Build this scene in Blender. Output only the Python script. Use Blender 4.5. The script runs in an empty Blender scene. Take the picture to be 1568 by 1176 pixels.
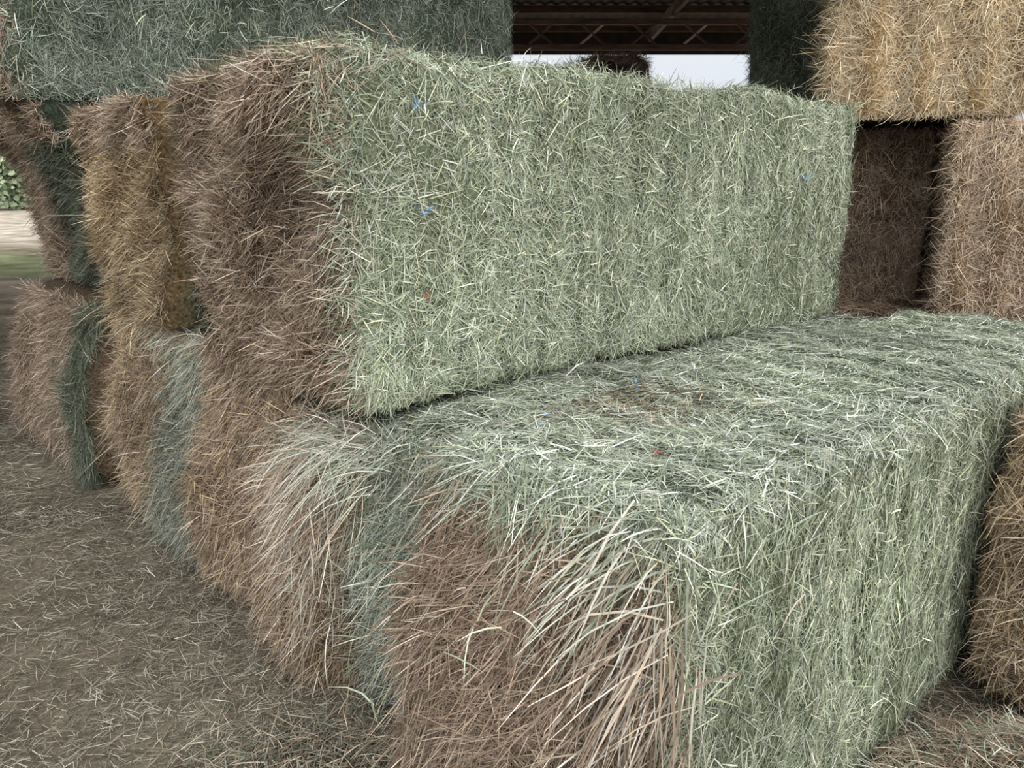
import bpy, math, numpy as np
from mathutils import Vector, Matrix
R = np.random.RandomState(7)
sc = bpy.context.scene
sc.view_settings.view_transform = 'Standard'
sc.view_settings.look = 'None'
WS = .62   # stalk width scale
DS = 1.85  # density scale
SAT = .84

def lin(c):
    c = np.asarray(c, float)/255.0
    return np.where(c <= .04045, c/12.92, ((c+.055)/1.055)**2.4)

# ---------------------------------------------------------------- noise
_k = {}
def sn(P, f, seed, n=7):
    key = (seed, n)
    if key not in _k:
        r = np.random.RandomState(seed)
        d = r.normal(size=(n, 3)); d /= np.linalg.norm(d, axis=1)[:, None]
        _k[key] = (d*r.uniform(.6, 1.6, (n, 1)), r.uniform(0, 6.28, n))
    d, ph = _k[key]
    return np.sin(P@(d.T*f)+ph).sum(1)/math.sqrt(n)
def sst(x):
    x = np.clip(x, 0, 1); return x*x*(3-2*x)

# ---------------------------------------------------------------- materials
def mat_attr(name, rough=.6, spec=.25, noise=0.25, scale=60):
    m = bpy.data.materials.new(name); m.use_nodes = True
    nt = m.node_tree; b = nt.nodes['Principled BSDF']
    a = nt.nodes.new('ShaderNodeAttribute'); a.attribute_name = 'Col'
    tc = nt.nodes.new('ShaderNodeTexCoord')
    nz = nt.nodes.new('ShaderNodeTexNoise'); nz.inputs['Scale'].default_value = scale
    nz.inputs['Detail'].default_value = 4
    nt.links.new(tc.outputs['Object'], nz.inputs['Vector'])
    mr = nt.nodes.new('ShaderNodeMapRange')
    mr.inputs[1].default_value = .3; mr.inputs[2].default_value = .7
    mr.inputs[3].default_value = 1-noise; mr.inputs[4].default_value = 1+noise
    nt.links.new(nz.outputs['Fac'], mr.inputs[0])
    mx = nt.nodes.new('ShaderNodeVectorMath'); mx.operation = 'SCALE'
    nt.links.new(a.outputs['Color'], mx.inputs[0]); nt.links.new(mr.outputs[0], mx.inputs['Scale'])
    nt.links.new(mx.outputs[0], b.inputs['Base Color'])
    b.inputs['Roughness'].default_value = rough
    b.inputs['Specular IOR Level'].default_value = spec
    return m
M_STR = mat_attr('hay_strand', .6, .22, .15, 40)
M_BODY = mat_attr('hay_packed_core', .95, .05, .7, 90)

# ---------------------------------------------------------------- mesh builder
def build(name, V, F, C, midx, mats, loc=(0, 0, 0), rotz=0, smooth=True):
    me = bpy.data.meshes.new(name)
    V = np.asarray(V, np.float32); F = np.asarray(F, np.int32)
    me.vertices.add(len(V)); me.vertices.foreach_set('co', V.ravel())
    me.loops.add(F.size); me.loops.foreach_set('vertex_index', F.ravel())
    me.polygons.add(len(F))
    me.polygons.foreach_set('loop_start', np.arange(0, F.size, 4, dtype=np.int32))
    me.polygons.foreach_set('material_index', np.asarray(midx, np.int32))
    me.polygons.foreach_set('use_smooth', np.ones(len(F), bool)*smooth)
    me.update(calc_edges=True)
    at = me.color_attributes.new('Col', 'FLOAT_COLOR', 'POINT')
    at.data.foreach_set('color', np.c_[C, np.ones(len(C))].astype(np.float32).ravel())
    for m in mats: me.materials.append(m)
    o = bpy.data.objects.new(name, me); sc.collection.objects.link(o)
    o.location = loc; o.rotation_euler = (0, 0, rotz)
    return o

def ribbons(P, D, N, Ln, Wd, droop, col, curl=.1, K=3):
    n = len(P)
    side = np.cross(D, N+R.normal(size=(n, 3))*.45)
    side /= np.linalg.norm(side, axis=1)[:, None]+1e-9
    cv = R.normal(size=(n, 1))*curl
    cv2 = R.normal(size=(n, 1))*curl*.6
    prof = [.75, 1., .85, .2] if K == 3 else [.8, 1., .3]
    V = np.empty((n, (K+1)*2, 3))
    up2 = np.cross(side, D)
    for i in range(K+1):
        s = i/K
        c = P + D*(Ln*s)[:, None] + side*(cv*(Ln*s*s)[:, None]) + up2*(cv2*(Ln*s*s)[:, None])
        c[:, 2] -= droop*Ln*s*s
        h = side*(Wd*WS*prof[i]*.5)[:, None]
        V[:, 2*i] = c-h; V[:, 2*i+1] = c+h
    base = (np.arange(n)*(K+1)*2)[:, None]
    F = np.concatenate([base+np.array([[2*i, 2*i+1, 2*i+3, 2*i+2]]) for i in range(K)], 1).reshape(-1, 4)
    C = np.repeat(col, (K+1)*2, axis=0)
    return V.reshape(-1, 3), F, C

def palette(cols, n, jit=.25):
    cols = lin(cols)
    g = cols.mean(1, keepdims=True); cols = g+(cols-g)*SAT
    c = cols[R.randint(len(cols), size=n)]
    return c*np.exp(R.normal(size=(n, 1))*jit)

GREEN = [(208,214,186),(182,192,162),(154,166,134),(230,232,212),(196,198,158),(128,142,108),(174,188,162)]
GREEN2 = [(208,214,194),(182,192,170),(152,164,140),(230,232,220),(182,186,152),(126,138,112)]
GREY = [(164,176,158),(138,150,132),(108,122,102),(194,202,186),(152,156,128),(88,100,82)]
DGREEN = [(124,134,114),(102,114,94),(86,96,76),(150,158,136),(124,124,96)]
TAUPE = [(196,174,148),(168,146,122),(228,210,188),(134,112,92),(202,182,150),(180,154,130),(156,132,108)]
TAN = [(208,184,142),(184,158,118),(228,208,170),(154,130,94),(214,192,150),(184,162,126)]
GOLD = [(240,216,172),(224,196,148),(250,234,200),(196,164,116),(230,208,168)]
RUST = [(170,142,118),(146,122,98),(196,170,144),(118,96,76),(180,156,128)]
RUSTL = [(214,188,156),(190,160,130),(232,210,182),(156,130,102),(218,194,162)]
PALE = [(216,206,188),(194,182,162),(228,222,208),(174,160,138),(198,196,176)]
AX = {'-x': (0, -1), '+x': (0, 1), '-y': (1, -1), '+y': (1, 1), '-z': (2, -1), '+z': (2, 1)}

A0 = math.radians(41.5); ORG = (-.42, 2.07)
ca, sa = math.cos(A0), math.sin(A0)

def bale(name, x0, x1, y0, y1, z0, z1, styles, colfn, core, org=ORG, ang=A0, r=.045, lump=.012,
         deform=None, seed=1, flake=.006, res=.035, extra=None, m=.012):
    lo = np.array([x0, y0, z0]); hi = np.array([x1, y1, z1]); c = (lo+hi)/2
    def surf(P):
        q = np.clip(P, lo+r, hi-r); d = P-q
        n = d/(np.linalg.norm(d, axis=1)[:, None]+1e-9)
        p = q+n*r
        dis = lump*sn(p, 7, seed)+lump*.6*sn(p, 19, seed+50)+lump*.35*sn(p, 47, seed+90)
        fl = np.abs(np.sin(p[:, 0]*math.pi/.16+sn(p, 3, seed+9)*.7))
        dis += flake*(fl-.6)*(1-np.abs(n[:, 0]))*2
        p = p+n*dis[:, None]
        p[:, 2] = np.maximum(p[:, 2], z0+.003)
        if deform is not None: p = deform(p, n)
        return p, n
    Vs, Fs, Cs, Ms = [], [], [], []; off = 0
    for f, (ax, sg) in AX.items():
        o = [a for a in range(3) if a != ax]
        nu = max(4, int((hi-lo)[o[0]]/res)); nv = max(4, int((hi-lo)[o[1]]/res))
        u, v = np.meshgrid(np.linspace(0, 1, nu+1), np.linspace(0, 1, nv+1), indexing='ij')
        P = np.empty(((nu+1)*(nv+1), 3))
        P[:, ax] = hi[ax] if sg > 0 else lo[ax]
        P[:, o[0]] = lo[o[0]]+(hi-lo)[o[0]]*u.ravel(); P[:, o[1]] = lo[o[1]]+(hi-lo)[o[1]]*v.ravel()
        p, n = surf(P)
        idx = np.arange((nu+1)*(nv+1)).reshape(nu+1, nv+1)
        q = np.stack([idx[:-1, :-1], idx[1:, :-1], idx[1:, 1:], idx[:-1, 1:]], -1).reshape(-1, 4)
        if (sg < 0) ^ (ax == 1): q = q[:, ::-1]
        Vs.append(p); Fs.append(q+off); off += len(p)
        Cs.append(colfn(f, p, len(p), True)); Ms.append(np.zeros(len(q)))
    for f, st in styles.items():
        ax, sg = AX[f]; o = [a for a in range(3) if a != ax]
        area = (hi-lo)[o[0]]*(hi-lo)[o[1]]
        for s in (st if isinstance(st, list) else [st]):
            n_ = int(area*s['d']*DS)
            P = np.empty((n_, 3)); P[:, ax] = hi[ax] if sg > 0 else lo[ax]
            P[:, o[0]] = lo[o[0]]+(hi-lo)[o[0]]*R.rand(n_); P[:, o[1]] = lo[o[1]]+(hi-lo)[o[1]]*R.rand(n_)
            if 'mask' in s:
                P = P[s['mask'](P)]; n_ = len(P)
            p, n = surf(P)
            t = R.normal(size=(n_, 3)); t += np.array(s.get('b', (0, 0, 0)))*R.normal(1 if s.get('dir') else 0, 1 if not s.get('dir') else .45, (n_, 1))
            for k in range(3): t[:, k] += .7*sn(p, 14, seed+31+k)
            t -= n*(t*n).sum(1)[:, None]
            t /= np.linalg.norm(t, axis=1)[:, None]+1e-9
            tl = np.abs(R.normal(s['t'][0], s['t'][1], (n_, 1)))
            D = t+n*tl; D /= np.linalg.norm(D, axis=1)[:, None]
            Ln = R.uniform(s['l'][0], s['l'][1], n_)*np.exp(R.normal(size=n_)*.3)
            Wd = R.uniform(s['w'][0], s['w'][1], n_)*np.exp(R.normal(size=n_)*.2)
            depth = R.uniform(-.008, s.get('o', .014), (n_, 1))
            col = colfn(f, p, n_, False)
            # stalks lying deeper are darkened: occlusion shade put into their colour
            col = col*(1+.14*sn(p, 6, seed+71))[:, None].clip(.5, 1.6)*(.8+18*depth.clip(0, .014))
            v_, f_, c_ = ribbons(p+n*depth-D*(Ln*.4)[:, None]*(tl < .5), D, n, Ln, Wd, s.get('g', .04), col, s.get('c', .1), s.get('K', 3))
            # pressed bale: stalks fold over at the bale edges instead of sticking far out
            mg = R.exponential(m*s.get('m', 1), n_); mg = np.repeat(mg, len(v_)//n_)
            for k, (a, b) in enumerate(zip(lo, hi)):
                if k != 0: v_[:, k] = np.maximum(v_[:, k], a-mg-.5*np.maximum(0, (a-.01)-np.repeat(p[:, k], len(v_)//n_)))
                v_[:, k] = np.minimum(v_[:, k], np.maximum(b, np.repeat(p[:, k], len(v_)//n_))+mg+.006)
            if z0 < .5: v_[:, 2] = np.maximum(v_[:, 2], .004)
            Vs.append(v_); Fs.append(f_+off); off += len(v_); Cs.append(c_); Ms.append(np.ones(len(f_)))
    if extra is not None:
        for (v_, f_, c_) in extra(surf, lo, hi):
            if z0 < .5: v_[:, 2] = np.maximum(v_[:, 2], .004)
            Vs.append(v_); Fs.append(f_+off); off += len(v_); Cs.append(c_); Ms.append(np.ones(len(f_)))
    V = np.concatenate(Vs)
    base = np.array([c[0], c[1], z0])
    cs, s_ = math.cos(ang), math.sin(ang)
    loc = (org[0]+c[0]*cs-c[1]*s_, org[1]+c[0]*s_+c[1]*cs, z0)
    return build(name, V-base, np.concatenate(Fs), np.concatenate(Cs), np.concatenate(Ms), [M_BODY, M_STR], loc, ang)

def S(d, l, w, t, **k):
    return dict(d=d, l=l, w=w, t=t, **k)

def fan(P0, spread, dirv, dsp, n, l, w, pal, droop=.3, curl=.15):
    P = np.array(P0)+R.normal(size=(n, 3))*np.array(spread)
    D = np.array(dirv)+R.normal(size=(n, 3))*dsp; D /= np.linalg.norm(D, axis=1)[:, None]
    return ribbons(P, D, np.tile([-.5, -.5, .6], (n, 1)), R.uniform(l[0], l[1], n), R.uniform(w[0], w[1], n), droop, palette(pal, n), curl)

def bit(surf, P, n, col, size=.03):
    p, nn = surf(np.tile(P, (n, 1)).astype(float))
    p = p+R.normal(size=(n, 3))*size*.35+nn*.018
    D = R.normal(size=(n, 3)); D -= nn*(D*nn).sum(1)[:, None]; D /= np.linalg.norm(D, axis=1)[:, None]
    return ribbons(p, D, nn, R.uniform(.5, 1, n)*size, np.full(n, .0065), 0, palette([col], n, .1), .3)
BLUE = (120, 170, 215); RED = (195, 75, 65)

# ================================================================ stacked row: upper
def end_def(x0, z0, z1, amp, prof, seed, la=.04, lf=9, w=.3):
    def f(p, n):
        t = (p[:, 2]-z0)/(z1-z0)
        e = sst((x0+w-p[:, 0])/w)
        q = p*np.array([.3, 1, 1.3])
        p = p.copy(); p[:, 0] -= e*(amp*prof(t, p)+la*sn(q, lf, seed)+la*.5*sn(q, lf*2.3, seed+1))
        return p
    return f

def colA(f, p, n, core):
    if core:
        g = np.tile(lin((112, 118, 94)), (n, 1)); b = np.tile(lin((98, 83, 67)), (n, 1))
        return b if f == '-x' else g
    if f == '-x':
        return np.where((p[:, 1]+R.normal(size=n)*.03 < .04)[:, None], palette(GREEN, n), palette(TAUPE, n))
    k = (p[:, 0]+R.normal(size=n)*.03 < -.02)[:, None]
    return np.where(k, palette(TAUPE, n), palette(GREEN, n))
def exA(surf, lo, hi):
    out = []
    for (x, z, c) in [(.22, 1.47, BLUE), (.225, 1.24, RED), (.215, 1.73, BLUE), (2.2, 1.55, BLUE)]:
        out.append(bit(surf, (x, lo[1], z), 8 if c == BLUE else 6, c, .026 if c == BLUE else .016))
    p0 = np.array([[.17, lo[1]-.04, 1.62], [.20, lo[1]-.045, 1.48]])
    D = np.array([[.12, -.05, -1], [.2, .05, -1]]); D /= np.linalg.norm(D, axis=1)[:, None]
    out.append(ribbons(p0, D, np.tile([0, -1., 0], (2, 1)), np.array([.22, .2]), np.array([.004, .004]), 0, palette([(205, 200, 175)], 2, .01), .05))
    out.append(fan((.04, .30, 1.83), (.04, .25, .025), (-1, -.1, .1), .5, 600, (.04, .11), (.003, .005), TAUPE+GREY, .2))
    out.append(fan((.02, .02, 1.45), (.03, .03, .25), (-1, -.4, 0), .6, 500, (.03, .09), (.003, .005), PALE+GREEN, .1))
    out.append(fan((1.3, .06, 1.86), (.8, .05, .01), (0, 0, 1), .8, 900, (.02, .07), (.0025, .004), GREEN, .2))
    return out
STUB = [S(10000, (.035, .09), (.003, .005), (.4, .35), g=.03, b=(0, .5, 0), o=.02, c=.08), S(4500, (.03, .08), (.003, .0045), (1.1, .6), g=.06, c=.06)]
def defA(p, n):
    p = end_def(.0, .94, 1.86, .03, lambda t, q: .0+1.3*sst((t-.7)/.15), 11, .034, 12, .22)(p, n)
    # slightly wavy, puffy top line
    t = sst((p[:, 2]-1.5)/.35)
    p[:, 2] += t*(.012*np.sin(p[:, 0]*7.1+1)+.008*np.sin(p[:, 0]*17.3))
    return p
bale('hay_bale', .0, 2.65, 0, 1.0, .92, 1.86,
     {'-y': [S(14000, (.03, .085), (.003, .0055), (.1, .16), b=(0, 0, .5)), S(2500, (.025, .07), (.002, .0035), (.5, .3), g=.1)],
      '-x': STUB,
      '+z': [S(3000, (.05, .12), (.003, .005), (.2, .25))],
      '+x': [S(2500, (.06, .12), (.003, .005), (.3, .3))]},
     colA, None, seed=3, extra=exA, flake=.009, r=.06, deform=defA)

def colB(f, p, n, core):
    rg = p[:, 1] < 1.38
    if core: return np.where(rg[:, None], lin((58, 66, 52)), lin((112, 92, 66)))
    return np.where((p[:, 1]+R.normal(size=n)*.025 < 1.36)[:, None], palette(DGREEN, n), np.where((p[:, 2] > 1.66)[:, None], palette(TAUPE, n), palette(TAN, n)))
bale('hay_bale', .10, 2.6, 1.03, 2.32, .97, 1.84, {'-x': STUB, '+z': S(1500, (.06, .14), (.003, .005), (.4, .3)), '-y': S(300, (.06, .14), (.003, .005), (.2, .2)), '+x': S(1500, (.06, .12), (.003, .005), (.4, .4))},
     colB, None, seed=21, deform=end_def(.10, .97, 1.86, .09, lambda t, p: (p[:, 1] > 1.38)*.9+.5*sst((t-.7)/.2)*(p[:, 1] > 1.4)-.6*(p[:, 1] < 1.38), 33, .028, 10, .25))
def colC3(f, p, n, core):
    if core: return np.where((p[:, 1] < 3.0)[:, None], lin((50, 58, 47)), lin((78, 66, 52)))
    return np.where(((p[:, 1]+R.normal(size=n)*.04 < 3.0) & (p[:, 2] < 1.7))[:, None], palette(DGREEN, n)*.9, palette(TAUPE, n)*.85)
bale('hay_bale', .10, 2.6, 2.38, 3.72, 1.0, 1.89, {'-x': STUB, '+x': S(1500, (.06, .12), (.003, .005), (.4, .4)), '+y': S(900, (.06, .14), (.003, .005), (.2, .2))},
     colC3, None, seed=41, deform=end_def(.10, 1., 1.88, .06, lambda t, p: t+.4*(p[:, 1] > 3.0)+3.4*sst((t-.55)/.45), 43, .024, 10, .35))

def colT(f, p, n, core):
    if core: return np.tile(lin((76, 84, 70)), (n, 1))
    g = palette(GREY, n)*.95; b = palette(TAUPE, n)*.85
    return np.where((p[:, 0]+R.normal(size=n)*.03 < -.22)[:, None], b, g)
bale('hay_bale', -.22, 2.68, 2.40, 3.75, 1.89, 3.0,
     {'-y': [S(10000, (.05, .12), (.003, .0055), (.12, .22), b=(0, 0, 1.5)), S(1500, (.04, .10), (.003, .0045), (.7, .4), g=.2)],
      '-x': STUB, '+x': S(2500, (.06, .12), (.003, .005), (.4, .4))},
     colT, None, seed=61, lump=.026, deform=end_def(-.22, 1.9, 3., .05, lambda t, p: t*0+.3, 63, .03, 8, .2))

# ================================================================ lower row
skirt = lambda t, p: np.sin(np.clip(1.05-t, 0, 1)*math.pi*.62)
LOWST = [S(10500, (.045, .125), (.003, .0052), (.28, .25), g=.05, b=(0, 0, -1.3), dir=True, o=.02), S(3500, (.035, .10), (.003, .005), (1., .5), g=.15)]
def colD(f, p, n, core):
    if core:
        return np.where(((p[:, 1] < .06) | (f != '-x'))[:, None], lin((90, 96, 76)), lin((100, 85, 69)))
    y = p[:, 1]+R.normal(size=n)*.03
    if f != '-x': return palette(GREEN2, n)*.95
    return np.where((y < .06)[:, None], palette(GREEN2, n)*.88, np.where(((y < .33) & (p[:, 2] > .3))[:, None], palette(PALE+TAUPE, n), palette(TAUPE+TAN[:2], n)))
def exD(surf, lo, hi):
    o = []
    o.append(fan((.02, .15, .79), (.03, .11, .03), (-.9, .3, .0), .45, 500, (.06, .18), (.003, .0052), PALE+GREEN2, .35))
    o.append(fan((-.04, .22, .68), (.03, .08, .06), (-.8, .3, -.5), .45, 550, (.06, .18), (.003, .0052), PALE+TAUPE, .3))
    o.append(fan((-.08, .23, .45), (.02, .07, .12), (-.35, .1, -1), .4, 450, (.06, .16), (.003, .005), PALE+TAUPE, .15))
    return o
def defD(p, n):
    p = end_def(.09, 0, .90, .14, lambda t, q: skirt(t, q)*(.35+.75*sst((q[:, 1]-.05)/.15)), 73, .02, 10, .3)(p, n)
    e = sst((.45-p[:, 0])/.45)
    p[:, 2] -= .05*e*sst((p[:, 2]-.6)/.3)
    return p
bale('hay_bale', .09, 2.7, -.27, .60, 0, .90, {'-x': LOWST, '+z': S(12000, (.04, .10), (.003, .0055), (.1, .15), b=(.7, 0, 0), mask=lambda P: P[:, 1] < .06), '-y': S(4000, (.06, .14), (.003, .005), (.2, .2)), '+x': S(1500, (.06, .12), (.003, .005), (.4, .4))},
     colD, None, seed=71, extra=exD, r=.06, deform=defD)
def colD2(f, p, n, core):
    if core: return np.where(np.full((n, 1), f != '-x'), lin((84, 92, 72)), lin((102, 85, 67)))
    return palette(TAUPE+TAN[:2], n)
bale('hay_bale', .12, 2.6, .63, 1.17, 0, .92, {'-x': LOWST}, colD2, None, seed=76, r=.08,
     deform=end_def(.12, 0, .92, .13, lambda t, p: skirt(t, p)*(.5+.9*sst((p[:, 1]-.7)/.4)), 77, .022, 10, .3),
     extra=lambda s, l, h: [fan((.08, .9, .90), (.03, .15, .02), (-.9, .1, -.1), .5, 250, (.05, .13), (.003, .005), TAUPE, .3)])
def colE(f, p, n, core):
    y = p[:, 1]-(.25*(.93-p[:, 2])-.1)
    if core: return np.where((y < 1.65)[:, None], lin((76, 82, 66)), lin((98, 81, 63)))
    y = y+R.normal(size=n)*.04
    return np.where((y < 1.62)[:, None], np.where((R.rand(n) < .25)[:, None], palette(PALE, n)*.75, palette(GREEN2, n)*.78), palette(TAUPE+TAN, n))
bale('hay_bale', .10, 2.6, 1.20, 2.34, 0, .95, {'-x': LOWST, '+x': S(1500, (.06, .12), (.003, .005), (.4, .4))}, colE, None, seed=81, r=.09,
     deform=end_def(.10, 0, .95, .11, skirt, 83, .028, 9, .3),
     extra=lambda s, l, h: [fan((.06, 1.5, .93), (.03, .17, .02), (-.8, 0, -.2), .5, 300, (.05, .14), (.003, .005), GREEN2+TAUPE, .3), fan((.06, 2.05, .93), (.03, .15, .02), (-.8, 0, -.1), .5, 300, (.05, .14), (.003, .005), TAN, .3)])
def colF(f, p, n, core):
    if core: return np.tile(lin((92, 79, 64)), (n, 1))
    return np.where((p[:, 1]+R.normal(size=n)*.04 < 2.6)[:, None], palette(DGREEN, n), palette(TAUPE, n)*.95)
bale('hay_bale', -.03, 2.6, 2.40, 3.82, 0, .96, {'-x': LOWST, '+y': S(900, (.06, .14), (.003, .005), (.2, .2))}, colF, None, seed=91, r=.14,
     deform=end_def(-.03, 0, .98, .12, skirt, 93, .028, 9, .3))

# ================================================================ front bale
def colC(f, p, n, core):
    mk = (f == '-x') & (p[:, 2] < .88)
    if core: return np.where(mk[:, None], lin((88, 72, 58)), lin((112, 118, 94)))
    nz = R.normal(size=n)*.02
    if f == '-x': mk = (p[:, 2]+nz < .86) & (p[:, 1]+nz > -1.03)
    elif f == '-y': mk = (p[:, 0]+nz < .025+.05*(1-p[:, 2])) & (p[:, 2]+nz < .82)
    else: mk = np.zeros(n, bool)
    spot = np.exp(-(((p[:, 0]-.62)/.22)**2+((p[:, 1]+.42)/.16)**2))*(p[:, 2] > .85)
    g = np.where((R.rand(n) < spot*.5)[:, None], palette(TAUPE, n)*1.1, np.where((p[:, 2] > .89)[:, None], palette(GREEN2, n)*1.05, palette(GREEN, n)))
    return np.where(mk[:, None], palette(TAUPE+RUST[:3], n)*.95, g)
def defC(p, n):
    p = end_def(.03, 0, .94, .14, lambda t, q: np.sin(np.clip(1-t, 0, 1)*math.pi*.7)*sst((q[:, 1]+1.02)/.3), 103, .024, 11, .25)(p, n)
    t = np.clip(p[:, 2]/.94, 0, 1)
    e = sst((.35-p[:, 0])/.3)
    p[:, 2] -= .07*sst((p[:, 1]+.46)/.16)*t*e
    # shallow dent in the middle of the top
    p[:, 2] -= .03*np.exp(-(((p[:, 0]-.8)/.35)**2+((p[:, 1]+.55)/.2)**2))*t*(n[:, 2] > .3)
    e = sst((.2-p[:, 0])/.2)
    p[:, 0] += .10*sst((-.95-p[:, 1])/.1)*(1-t)*e
    return p
def exC(surf, lo, hi):
    o = []
    o.append(bit(surf, (.22, -.50, .94), 8, BLUE, .024)); o.append(bit(surf, (.29, -.79, .94), 6, RED, .014))
    o.append(bit(surf, (.7, -.38, .94), 6, BLUE, .022))
    o.append(fan((.04, -.96, .86), (.04, .07, .04), (-.8, .5, -.1), .45, 90, (.12, .26), (.004, .0085), PALE+GREEN2, .5))
    o.append(fan((.01, -.98, .72), (.03, .06, .08), (-.5, .3, -.8), .35, 170, (.12, .28), (.004, .008), PALE+TAUPE, .25))
    o.append(fan((.02, -.96, .42), (.03, .07, .14), (-.25, .15, -1), .3, 380, (.12, .26), (.004, .007), PALE+TAUPE, .15))
    o.append(fan((.06, -.70, .89), (.03, .18, .02), (-.8, .0, -.25), .5, 250, (.04, .11), (.003, .006), GREEN2+TAUPE, .4))
    o.append(fan((1.4, -1.04, .93), (.8, .02, .015), (0, -.6, .3), .7, 900, (.03, .08), (.003, .0045), GREEN, .3))
    return o
bale('hay_bale', .03, 2.76, -1.06, -.31, 0, .955,
     {'+z': [S(17000, (.03, .085), (.0028, .005), (.08, .12), b=(.7, .2, 0)), S(2000, (.03, .07), (.002, .0035), (.4, .3))],
      '-y': [S(16000, (.04, .10), (.003, .0052), (.1, .14), b=(0, 0, 1.5)), S(2500, (.03, .08), (.002, .004), (.5, .3), g=.15)],
      '-x': [S(13000, (.05, .14), (.003, .0055), (.25, .25), g=.05, b=(0, 0, -1.2), dir=True, o=.02), S(4500, (.035, .11), (.003, .005), (1., .5), g=.15)],
      '+x': S(2000, (.06, .12), (.003, .005), (.4, .4)), '+y': S(2500, (.06, .12), (.003, .005), (.2, .2))},
     colC, None, seed=101, r=.045, lump=.011, flake=.009, deform=defC, extra=exC)

# ================================================================ right side
def simple(pal, k=1.0, core=(60, 48, 38)):
    def f(fc, p, n, c):
        return np.tile(lin(core), (n, 1)) if c else palette(pal, n)*k
    return f
SIDE = S(9000, (.05, .11), (.003, .005), (.25, .25), b=(0, 0, 1.2))
bale('hay_bale', 1.47, 3.9, -2.3, -1.13, 0, .92, {'-x': [SIDE, S(1500, (.05, .11), (.003, .005), (.9, .4), g=.3)], '+y': SIDE, '+z': S(6000, (.05, .12), (.003, .005), (.3, .3))},
     simple(TAUPE+TAN, 1.15, (108, 90, 68)), None, seed=111, r=.09, lump=.02)
AG = -math.radians(24)
G2 = dict(org=(0, 0), ang=AG)
VS = [S(9000, (.05, .12), (.003, .005), (.2, .25), b=(0, 0, 1.2)), S(1500, (.04, .10), (.002, .004), (.8, .4), g=.2)]
LS = S(6000, (.05, .12), (.003, .005), (.2, .25), b=(0, 0, 1.2))
bale('hay_bale', -.42, .24, 4.75, 6.5, 0, .84, {'-y': S(1500, (.06, .15), (.003, .005), (.2, .2)), '+z': S(9000, (.06, .15), (.003, .005), (.2, .2))}, simple(RUST, 1., (76, 62, 48)), None, seed=121, **G2)
bale('hay_bale', -.36, .24, 5.0, 6.4, .85, 1.80, {'-y': VS, '+x': LS, '-x': LS}, simple(RUST, 1.15, (84, 68, 54)), None, seed=122, **G2)
bale('hay_bale', .29, 1.5, 4.45, 6.0, 0, .88, {'-y': LS, '+z': LS, '-x': LS}, simple(RUST, 1, (70, 56, 44)), None, seed=123, **G2)
bale('hay_bale', .32, 1.5, 4.50, 6.0, .90, 1.80, {'-y': VS, '-x': LS, '+z': LS}, simple(RUSTL, 1.1, (120, 99, 75)), None, seed=124, flake=.016, **G2)
for a, b in [(0, .9), (.92, 1.8)]:  # added dark filler bales, closing the bright gap so it reads as shade
    bale('hay_bale', -.5, 1.9, 6.6, 7.1, a, b, {'-y': S(4000, (.05, .13), (.003, .005), (.2, .25), b=(0, 0, 1.2))}, simple(RUST, .7, (48, 38, 31)), None, seed=126, **G2)
def defG(p, n):
    p = p.copy(); p[:, 1] += .03*np.sin(p[:, 0]*math.pi*2/.24+.6)*(n[:, 1] < -.5); return p
bale('straw_bale', -.28, .60, 4.60, 6.4, 1.84, 3.2, {'-y': [S(9000, (.06, .14), (.0035, .006), (.25, .3), b=(0, 0, .9), g=.08), S(2500, (.04, .11), (.003, .005), (.9, .4), g=.2)], '-x': S(5000, (.07, .16), (.0035, .006), (.3, .3), g=.1), '+x': S(4000, (.07, .16), (.0035, .006), (.3, .3), g=.1)},
     simple(GOLD, 1, (160, 134, 98)), None, seed=125, deform=defG, lump=.02, **G2)
G3 = dict(org=(0, 0), ang=-math.radians(17))
for i, (a, b) in enumerate([(0, 1.0), (1.02, 2.0), (2.02, 3.3)]):
    bale('hay_bale', -.16, .95, 7.3, 8.4, a, b, {'-y': LS, '-x': LS} if i == 2 else {'-y': S(1500, (.06, .15), (.004, .006), (.2, .2)), '-x': S(1500, (.06, .15), (.004, .006), (.2, .2))}, simple(DGREEN, 1.05, (62, 68, 54)), None, seed=130+i, res=.06, **G3)
def defM(p, n):
    p = p.copy(); p[:, 2] -= .16*(((p[:, 0]-1.16)/.5)**2)*(p[:, 2] > 2.3); return p
for i, (a, b) in enumerate([(0, 1.0), (1.02, 2.0), (2.02, 3.14)]):
    bale('hay_bale', .80-.1*i, 1.82-.12*i, 9.6, 10.8, a*.93, b*.93-.02, {'-y': S(2500, (.08, .2), (.004, .007), (.4, .4)), '+z': S(2500, (.08, .2), (.004, .007), (.4, .4))}, simple(RUST, .95, (66, 55, 46)), None, seed=140+i, res=.06, r=.2, lump=.04, deform=defM if i == 2 else None, org=(0, 0), ang=0)

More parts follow.
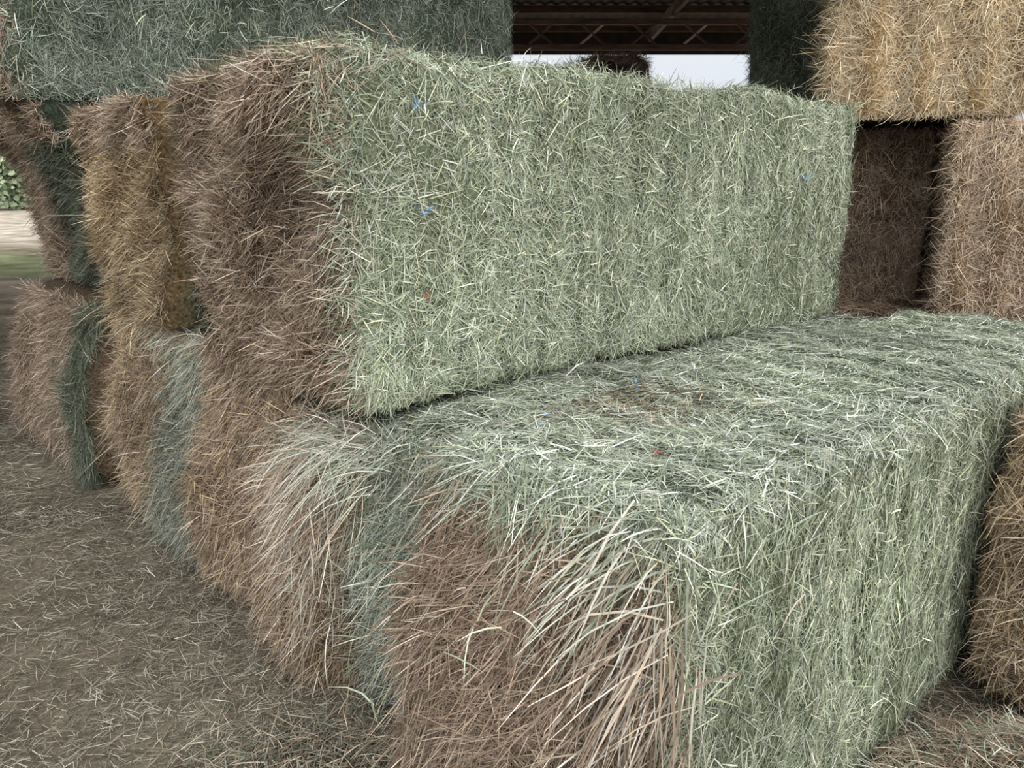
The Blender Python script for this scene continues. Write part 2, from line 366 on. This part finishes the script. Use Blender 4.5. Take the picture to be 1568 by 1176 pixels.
# ================================================================ ground
def gh(x, y):
    P = np.c_[x, y, np.zeros_like(x)]
    return .018*sn(P, 3.1, 201)+.010*sn(P, 9, 202)+.005*sn(P, 25, 203)
def axis(lo, hi, fine_lo, fine_hi, st):
    a = np.arange(fine_lo, fine_hi, st)
    b = fine_hi+np.cumsum(np.geomspace(st, 60, 60)); b = b[b < hi]
    c = fine_lo-np.cumsum(np.geomspace(st, 60, 60)); c = c[c > lo][::-1]
    return np.concatenate([[lo], c, a, b, [hi]])
gx = axis(-300, 300, -6, 5, .06); gy = axis(-60, 500, -1, 9, .06)
X, Y = np.meshgrid(gx, gy, indexing='ij'); x, y = X.ravel(), Y.ravel()
near = np.exp(-np.maximum(0, np.hypot(x, y-3)-8)/4)
Z = gh(x, y)*near-.02
idx = np.arange(len(x)).reshape(X.shape)
F = np.stack([idx[:-1, :-1], idx[1:, :-1], idx[1:, 1:], idx[:-1, 1:]], -1).reshape(-1, 4)
gm = bpy.data.materials.new('ground_soil'); gm.use_nodes = True
nt = gm.node_tree; b = nt.nodes['Principled BSDF']; b.inputs['Roughness'].default_value = .95; b.inputs['Specular IOR Level'].default_value = .1
geo = nt.nodes.new('ShaderNodeNewGeometry')
n1 = nt.nodes.new('ShaderNodeTexNoise'); n1.inputs['Scale'].default_value = 1.6; n1.inputs['Detail'].default_value = 8
n2 = nt.nodes.new('ShaderNodeTexNoise'); n2.inputs['Scale'].default_value = 45; n2.inputs['Detail'].default_value = 6
nt.links.new(geo.outputs['Position'], n1.inputs['Vector']); nt.links.new(geo.outputs['Position'], n2.inputs['Vector'])
r1 = nt.nodes.new('ShaderNodeValToRGB')
r1.color_ramp.elements[0].position = .35; r1.color_ramp.elements[0].color = (*lin((104, 94, 80)), 1)
r1.color_ramp.elements[1].position = .65; r1.color_ramp.elements[1].color = (*lin((150, 139, 121)), 1)
r2 = nt.nodes.new('ShaderNodeMapRange'); r2.inputs[3].default_value = .55; r2.inputs[4].default_value = 1.4
nt.links.new(n2.outputs['Fac'], r2.inputs[0]); nt.links.new(n1.outputs['Fac'], r1.inputs[0])
vm = nt.nodes.new('ShaderNodeVectorMath'); vm.operation = 'SCALE'
nt.links.new(r1.outputs[0], vm.inputs[0]); nt.links.new(r2.outputs[0], vm.inputs['Scale'])
at = nt.nodes.new('ShaderNodeAttribute'); at.attribute_name = 'Col'
mm = nt.nodes.new('ShaderNodeVectorMath'); mm.operation = 'MULTIPLY'
nt.links.new(vm.outputs[0], mm.inputs[0]); nt.links.new(at.outputs['Color'], mm.inputs[1])
nt.links.new(mm.outputs[0], b.inputs['Base Color'])
bp = nt.nodes.new('ShaderNodeBump'); bp.inputs['Strength'].default_value = .6; bp.inputs['Distance'].default_value = .02
nt.links.new(n2.outputs['Fac'], bp.inputs['Height']); nt.links.new(bp.outputs[0], b.inputs['Normal'])
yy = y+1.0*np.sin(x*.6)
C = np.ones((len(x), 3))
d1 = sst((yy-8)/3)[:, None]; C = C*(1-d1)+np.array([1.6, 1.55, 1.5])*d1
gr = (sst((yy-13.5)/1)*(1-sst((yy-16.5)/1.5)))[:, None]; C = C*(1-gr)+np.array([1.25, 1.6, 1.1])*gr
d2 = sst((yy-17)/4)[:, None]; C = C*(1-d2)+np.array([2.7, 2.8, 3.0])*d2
def litter(xa, xb, ya, yb, dens, pal, l, w, tilt=.12):
    n = int((xb-xa)*(yb-ya)*dens)
    px = R.uniform(xa, xb, n); py = R.uniform(ya, yb, n)
    P3 = np.c_[px, py, np.zeros(n)]
    keep = R.rand(n) < np.clip(.7+.5*sn(P3, 3.3, 210), .1, 1)
    lx = (px-ORG[0])*ca+(py-ORG[1])*sa; ly = -(px-ORG[0])*sa+(py-ORG[1])*ca
    keep &= ~((lx > .15) & (lx < 2.5) & (ly > -.9) & (ly < 3.6))
    px, py = px[keep], py[keep]; n = len(px)
    a = R.uniform(0, 6.28, n)
    D = np.c_[np.cos(a), np.sin(a), np.abs(R.normal(0, tilt, n))]; D /= np.linalg.norm(D, axis=1)[:, None]
    z = gh(px, py)-.02+R.uniform(0, .02, n)
    return ribbons(np.c_[px, py, z], D, np.tile([0, 0, 1.], (n, 1)), R.uniform(l[0], l[1], n), R.uniform(w[0], w[1], n), .05, palette(pal, n, .3), .2, 2)
LIT = [(148,138,118),(122,112,93),(174,165,144),(97,86,70),(134,134,110),(190,183,164)]
parts = [litter(-3.2, 2.8, .6, 3.6, 12500, LIT, (.025, .085), (.0025, .0045)), litter(-6, -.8, 3.6, 8.5, 3800, LIT, (.04, .12), (.003, .005))]
V = np.c_[x, y, Z]; Vs = [V]; Fs = [F]; Cs = [C]; Ms = [np.zeros(len(F))]; off = len(V)
for v_, f_, c_ in parts:
    Vs.append(v_); Fs.append(f_+off); Cs.append(c_); Ms.append(np.ones(len(f_))); off += len(v_)
build('ground', np.concatenate(Vs), np.concatenate(Fs), np.concatenate(Cs), np.concatenate(Ms), [gm, M_STR])

def heap(name, cx, cy, rx, ry, H, pal, n, core, l=(.04, .11)):
    g = 40; a, rr = np.meshgrid(np.linspace(0, 2*math.pi, g+1), np.linspace(0, 1, 20), indexing='ij')
    def hz(u, v):
        q = np.hypot(u, v); P = np.c_[u*rx+cx, v*ry+cy, np.zeros_like(u)]
        return H*(1-sst(q))*(1+.25*sn(P, 6, 301))
    u = (rr*np.cos(a)).ravel(); v = (rr*np.sin(a)).ravel()
    V = np.c_[u*rx, v*ry, hz(u, v)-.03*(np.hypot(u, v) > .95)]
    idx = np.arange(len(u)).reshape(a.shape)
    F = np.stack([idx[:-1, :-1], idx[:-1, 1:], idx[1:, 1:], idx[1:, :-1]], -1).reshape(-1, 4)
    aa = R.uniform(0, 6.28, n); q = np.sqrt(R.rand(n)); u = q*np.cos(aa); v = q*np.sin(aa)
    b_ = R.uniform(0, 6.28, n); D = np.c_[np.cos(b_), np.sin(b_), R.normal(.05, .3, n)]; D /= np.linalg.norm(D, axis=1)[:, None]
    v_, f_, c_ = ribbons(np.c_[u*rx, v*ry, hz(u, v)+R.uniform(0, .03, n)], D, np.tile([0, 0, 1.], (n, 1)), R.uniform(l[0], l[1], n), R.uniform(.003, .005, n), .25, palette(pal, n), .2)
    v_[:, 2] = np.maximum(v_[:, 2], 0)
    build(name, np.r_[V, v_], np.r_[F, f_+len(V)], np.r_[np.tile(lin(core), (len(V), 1)), c_], np.r_[np.zeros(len(F)), np.ones(len(f_))], [M_BODY, M_STR], (cx, cy, 0))
heap('loose_hay_pile', 1.40, 1.62, .50, .40, .20, TAUPE+GREEN2[:2], 12000, (96, 86, 72))
heap('loose_hay_pile', -.52, 1.82, .42, .28, .05, TAUPE+LIT+DGREEN, 5000, (80, 72, 58))

# ================================================================ barn roof
def pmat(name, c0, c1, scale, stretch=(1, 1, 1), rough=.8):
    m = bpy.data.materials.new(name); m.use_nodes = True; nt = m.node_tree; b = nt.nodes['Principled BSDF']
    tc = nt.nodes.new('ShaderNodeTexCoord'); mp = nt.nodes.new('ShaderNodeMapping'); mp.inputs['Scale'].default_value = stretch
    nz = nt.nodes.new('ShaderNodeTexNoise'); nz.inputs['Scale'].default_value = scale; nz.inputs['Detail'].default_value = 6
    rp = nt.nodes.new('ShaderNodeValToRGB'); rp.color_ramp.elements[0].position = .35; rp.color_ramp.elements[1].position = .68
    rp.color_ramp.elements[0].color = (*lin(c0), 1); rp.color_ramp.elements[1].color = (*lin(c1), 1)
    nt.links.new(tc.outputs['Object'], mp.inputs[0]); nt.links.new(mp.outputs[0], nz.inputs['Vector'])
    nt.links.new(nz.outputs['Fac'], rp.inputs[0]); nt.links.new(rp.outputs[0], b.inputs['Base Color'])
    b.inputs['Roughness'].default_value = rough
    return m
M_WOOD = pmat('weathered_timber', (72, 56, 48), (120, 92, 76), 3, (1, 5, 5))
M_PALE = pmat('new_timber_brace', (170, 150, 126), (215, 195, 170), 3, (1, 5, 5))
M_ROOF = pmat('rusty_roof_sheet', (42, 37, 36), (76, 60, 54), 3)
root = bpy.data.objects.new('barn_roof', None); sc.collection.objects.link(root)
def beam(name, p0, p1, w, h, mat):
    p0, p1 = Vector(p0), Vector(p1); d = p1-p0; L = d.length
    me = bpy.data.meshes.new(name)
    bx = .01
    prof = [(-w/2+bx, -h/2), (w/2-bx, -h/2), (w/2, -h/2+bx), (w/2, h/2-bx), (w/2-bx, h/2), (-w/2+bx, h/2), (-w/2, h/2-bx), (-w/2, -h/2+bx)]
    vs = [(0, a, b) for a, b in prof]+[(L, a, b) for a, b in prof]
    fs = [(i, (i+1) % 8, 8+(i+1) % 8, 8+i) for i in range(8)]+[tuple(range(7, -1, -1)), tuple(range(8, 16))]
    me.from_pydata(vs, [], fs); me.materials.append(mat)
    o = bpy.data.objects.new(name, me); sc.collection.objects.link(o)
    o.matrix_world = Matrix.Translation(p0) @ d.to_track_quat('X', 'Z').to_matrix().to_4x4()
    o.parent = root
    return o
rz = lambda y: 4.55-.02*y
nx = 500; xs = np.linspace(-10, 13, nx); ys = np.array([3.2, 16.5])
Xr, Yr = np.meshgrid(xs, ys, indexing='ij'); Zr = rz(Yr)+.1+.015*np.sin(Xr*2*math.pi/.2)
idx = np.arange(Xr.size).reshape(Xr.shape)
F = np.stack([idx[:-1, :-1], idx[1:, :-1], idx[1:, 1:], idx[:-1, 1:]], -1).reshape(-1, 4)
o = build('roof_sheet', np.c_[Xr.ravel(), Yr.ravel(), Zr.ravel()], F, np.ones((Xr.size, 3)), np.zeros(len(F)), [M_ROOF]); o.parent = root
for i, yv in enumerate(np.arange(3.4, 16.4, 1.6)):
    beam('purlin_%d' % (i+1), (-10, yv, rz(yv)+.02), (13, yv, rz(yv)+.02), .06, .12, M_WOOD)
beam('header', (-10, 14, 3.60), (13, 14, 3.60), .10, .09, M_WOOD)
beam('header_top', (-10, 14, 3.98), (13, 14, 3.98), .10, .09, M_WOOD)
beam('header_front', (-10, 3.5, 4.3), (13, 3.5, 4.3), .14, .2, M_WOOD)
for i, xx in enumerate([-8, -4, -.2, 2.6, 6.4, 10]):
    beam('rafter_%d' % (i+1), (xx, 3.3, rz(3.3)-.12), (xx, 16.2, rz(16.2)-.12), .08, .18, M_WOOD)
for i in range(20):
    xx = -1+.42*i
    beam('brace_%d' % (i+1), (xx, 14, 3.63), (xx+(.4 if i % 2 else -.4), 14, 3.96), .04, .04, M_PALE if i % 4 == 1 else M_WOOD)
beam('eave_board', (-10, 16.4, 4.05), (13, 16.4, 4.05), .05, .46, M_ROOF)
for i, (xx, yv) in enumerate([(-9.8, 14), (-2.4, 14), (6.6, 14), (12.8, 14), (-9.8, 3.5), (12.8, 3.5)]):
    beam('post_%d' % (i+1), (xx, yv, -.02), (xx, yv, 4.2), .2, .2, M_WOOD)

# ================================================================ trees outside
def tree(x, y, H, n=3500):
    P = R.normal(size=(n, 3))*np.array([H*.24, H*.24, H*.24])+np.array([0, 0, H*.6])
    P += .15*H*np.c_[sn(P, 8/H, 5), sn(P, 8/H, 6), sn(P, 8/H, 7)]
    P[:, 2] = np.maximum(P[:, 2], H*.06)
    D = R.normal(size=(n, 3)); D /= np.linalg.norm(D, axis=1)[:, None]
    v_, f_, c_ = ribbons(P, D, R.normal(size=(n, 3)), R.uniform(.15, .3, n), R.uniform(.25, .45, n), .1, palette([(162, 182, 142), (176, 192, 156), (136, 156, 118)], n), .2, 2)
    Vt, Ft = [], []; off = 0
    def limb(p0, p1, r0, r1):
        nonlocal off
        p0, p1 = np.array(p0, float), np.array(p1, float); d = p1-p0; d /= np.linalg.norm(d)
        s = np.cross(d, [0.3, 1, .1]); s /= np.linalg.norm(s); u = np.cross(d, s)
        a = np.linspace(0, 2*math.pi, 9)[:-1]
        for p, r_ in ((p0, r0), (p1, r1)):
            Vt.append(p+r_*(np.cos(a)[:, None]*s+np.sin(a)[:, None]*u))
        for i in range(8): Ft.append([off+i, off+(i+1) % 8, off+8+(i+1) % 8, off+8+i])
        off += 16
    limb((0, 0, -.1), (0, 0, H*.45), H*.03, H*.02)
    for k in range(9):
        a = k*.9; limb((0, 0, H*(.2+.03*k)), (H*.28*math.cos(a), H*.28*math.sin(a), H*(.5+.05*k)), H*.012, H*.004)
    Vt = np.concatenate(Vt); Ft = np.array(Ft)
    build('tree', np.r_[Vt, v_], np.r_[Ft, f_+len(Vt)], np.r_[np.tile(lin((120, 110, 98)), (len(Vt), 1)), c_], np.r_[np.zeros(len(Ft)), np.ones(len(f_))], [M_BODY, M_STR], (x, y, 0))
for (a, b_, h) in [(-26, 40, 4.6), (-24.5, 41, 3.0), (-29.5, 42, 5.4), (-40, 44, 6)]:
    tree(a, b_, h)

# ================================================================ light
w = bpy.data.worlds.new('overcast'); sc.world = w; w.use_nodes = True; nt = w.node_tree
bg = nt.nodes['Background']
tc = nt.nodes.new('ShaderNodeTexCoord'); sp = nt.nodes.new('ShaderNodeSeparateXYZ'); rp = nt.nodes.new('ShaderNodeValToRGB')
nt.links.new(tc.outputs['Generated'], sp.inputs[0]); nt.links.new(sp.outputs['Z'], rp.inputs[0]); nt.links.new(rp.outputs[0], bg.inputs['Color'])
rp.color_ramp.elements[0].position = 0; rp.color_ramp.elements[0].color = (.58, .62, .67, 1)
rp.color_ramp.elements[1].position = .5; rp.color_ramp.elements[1].color = (.76, .785, .83, 1)
bg.inputs['Strength'].default_value = 1.28
sd = bpy.data.lights.new('soft_daylight', 'SUN'); sd.energy = 2.2; sd.angle = math.radians(65); sd.color = (1, .985, .96)
so = bpy.data.objects.new('soft_daylight', sd); sc.collection.objects.link(so)
so.rotation_euler = Vector((.28, -.72, .62)).to_track_quat('Z', 'Y').to_euler()

cam = bpy.data.cameras.new('camera'); cam.sensor_width = 36; cam.lens = 1250/1600*36; cam.clip_end = 1000
co = bpy.data.objects.new('camera', cam); sc.collection.objects.link(co)
co.location = (0, 0, 1.55); co.rotation_euler = (math.radians(90-14.5), 0, 0)
sc.camera = co
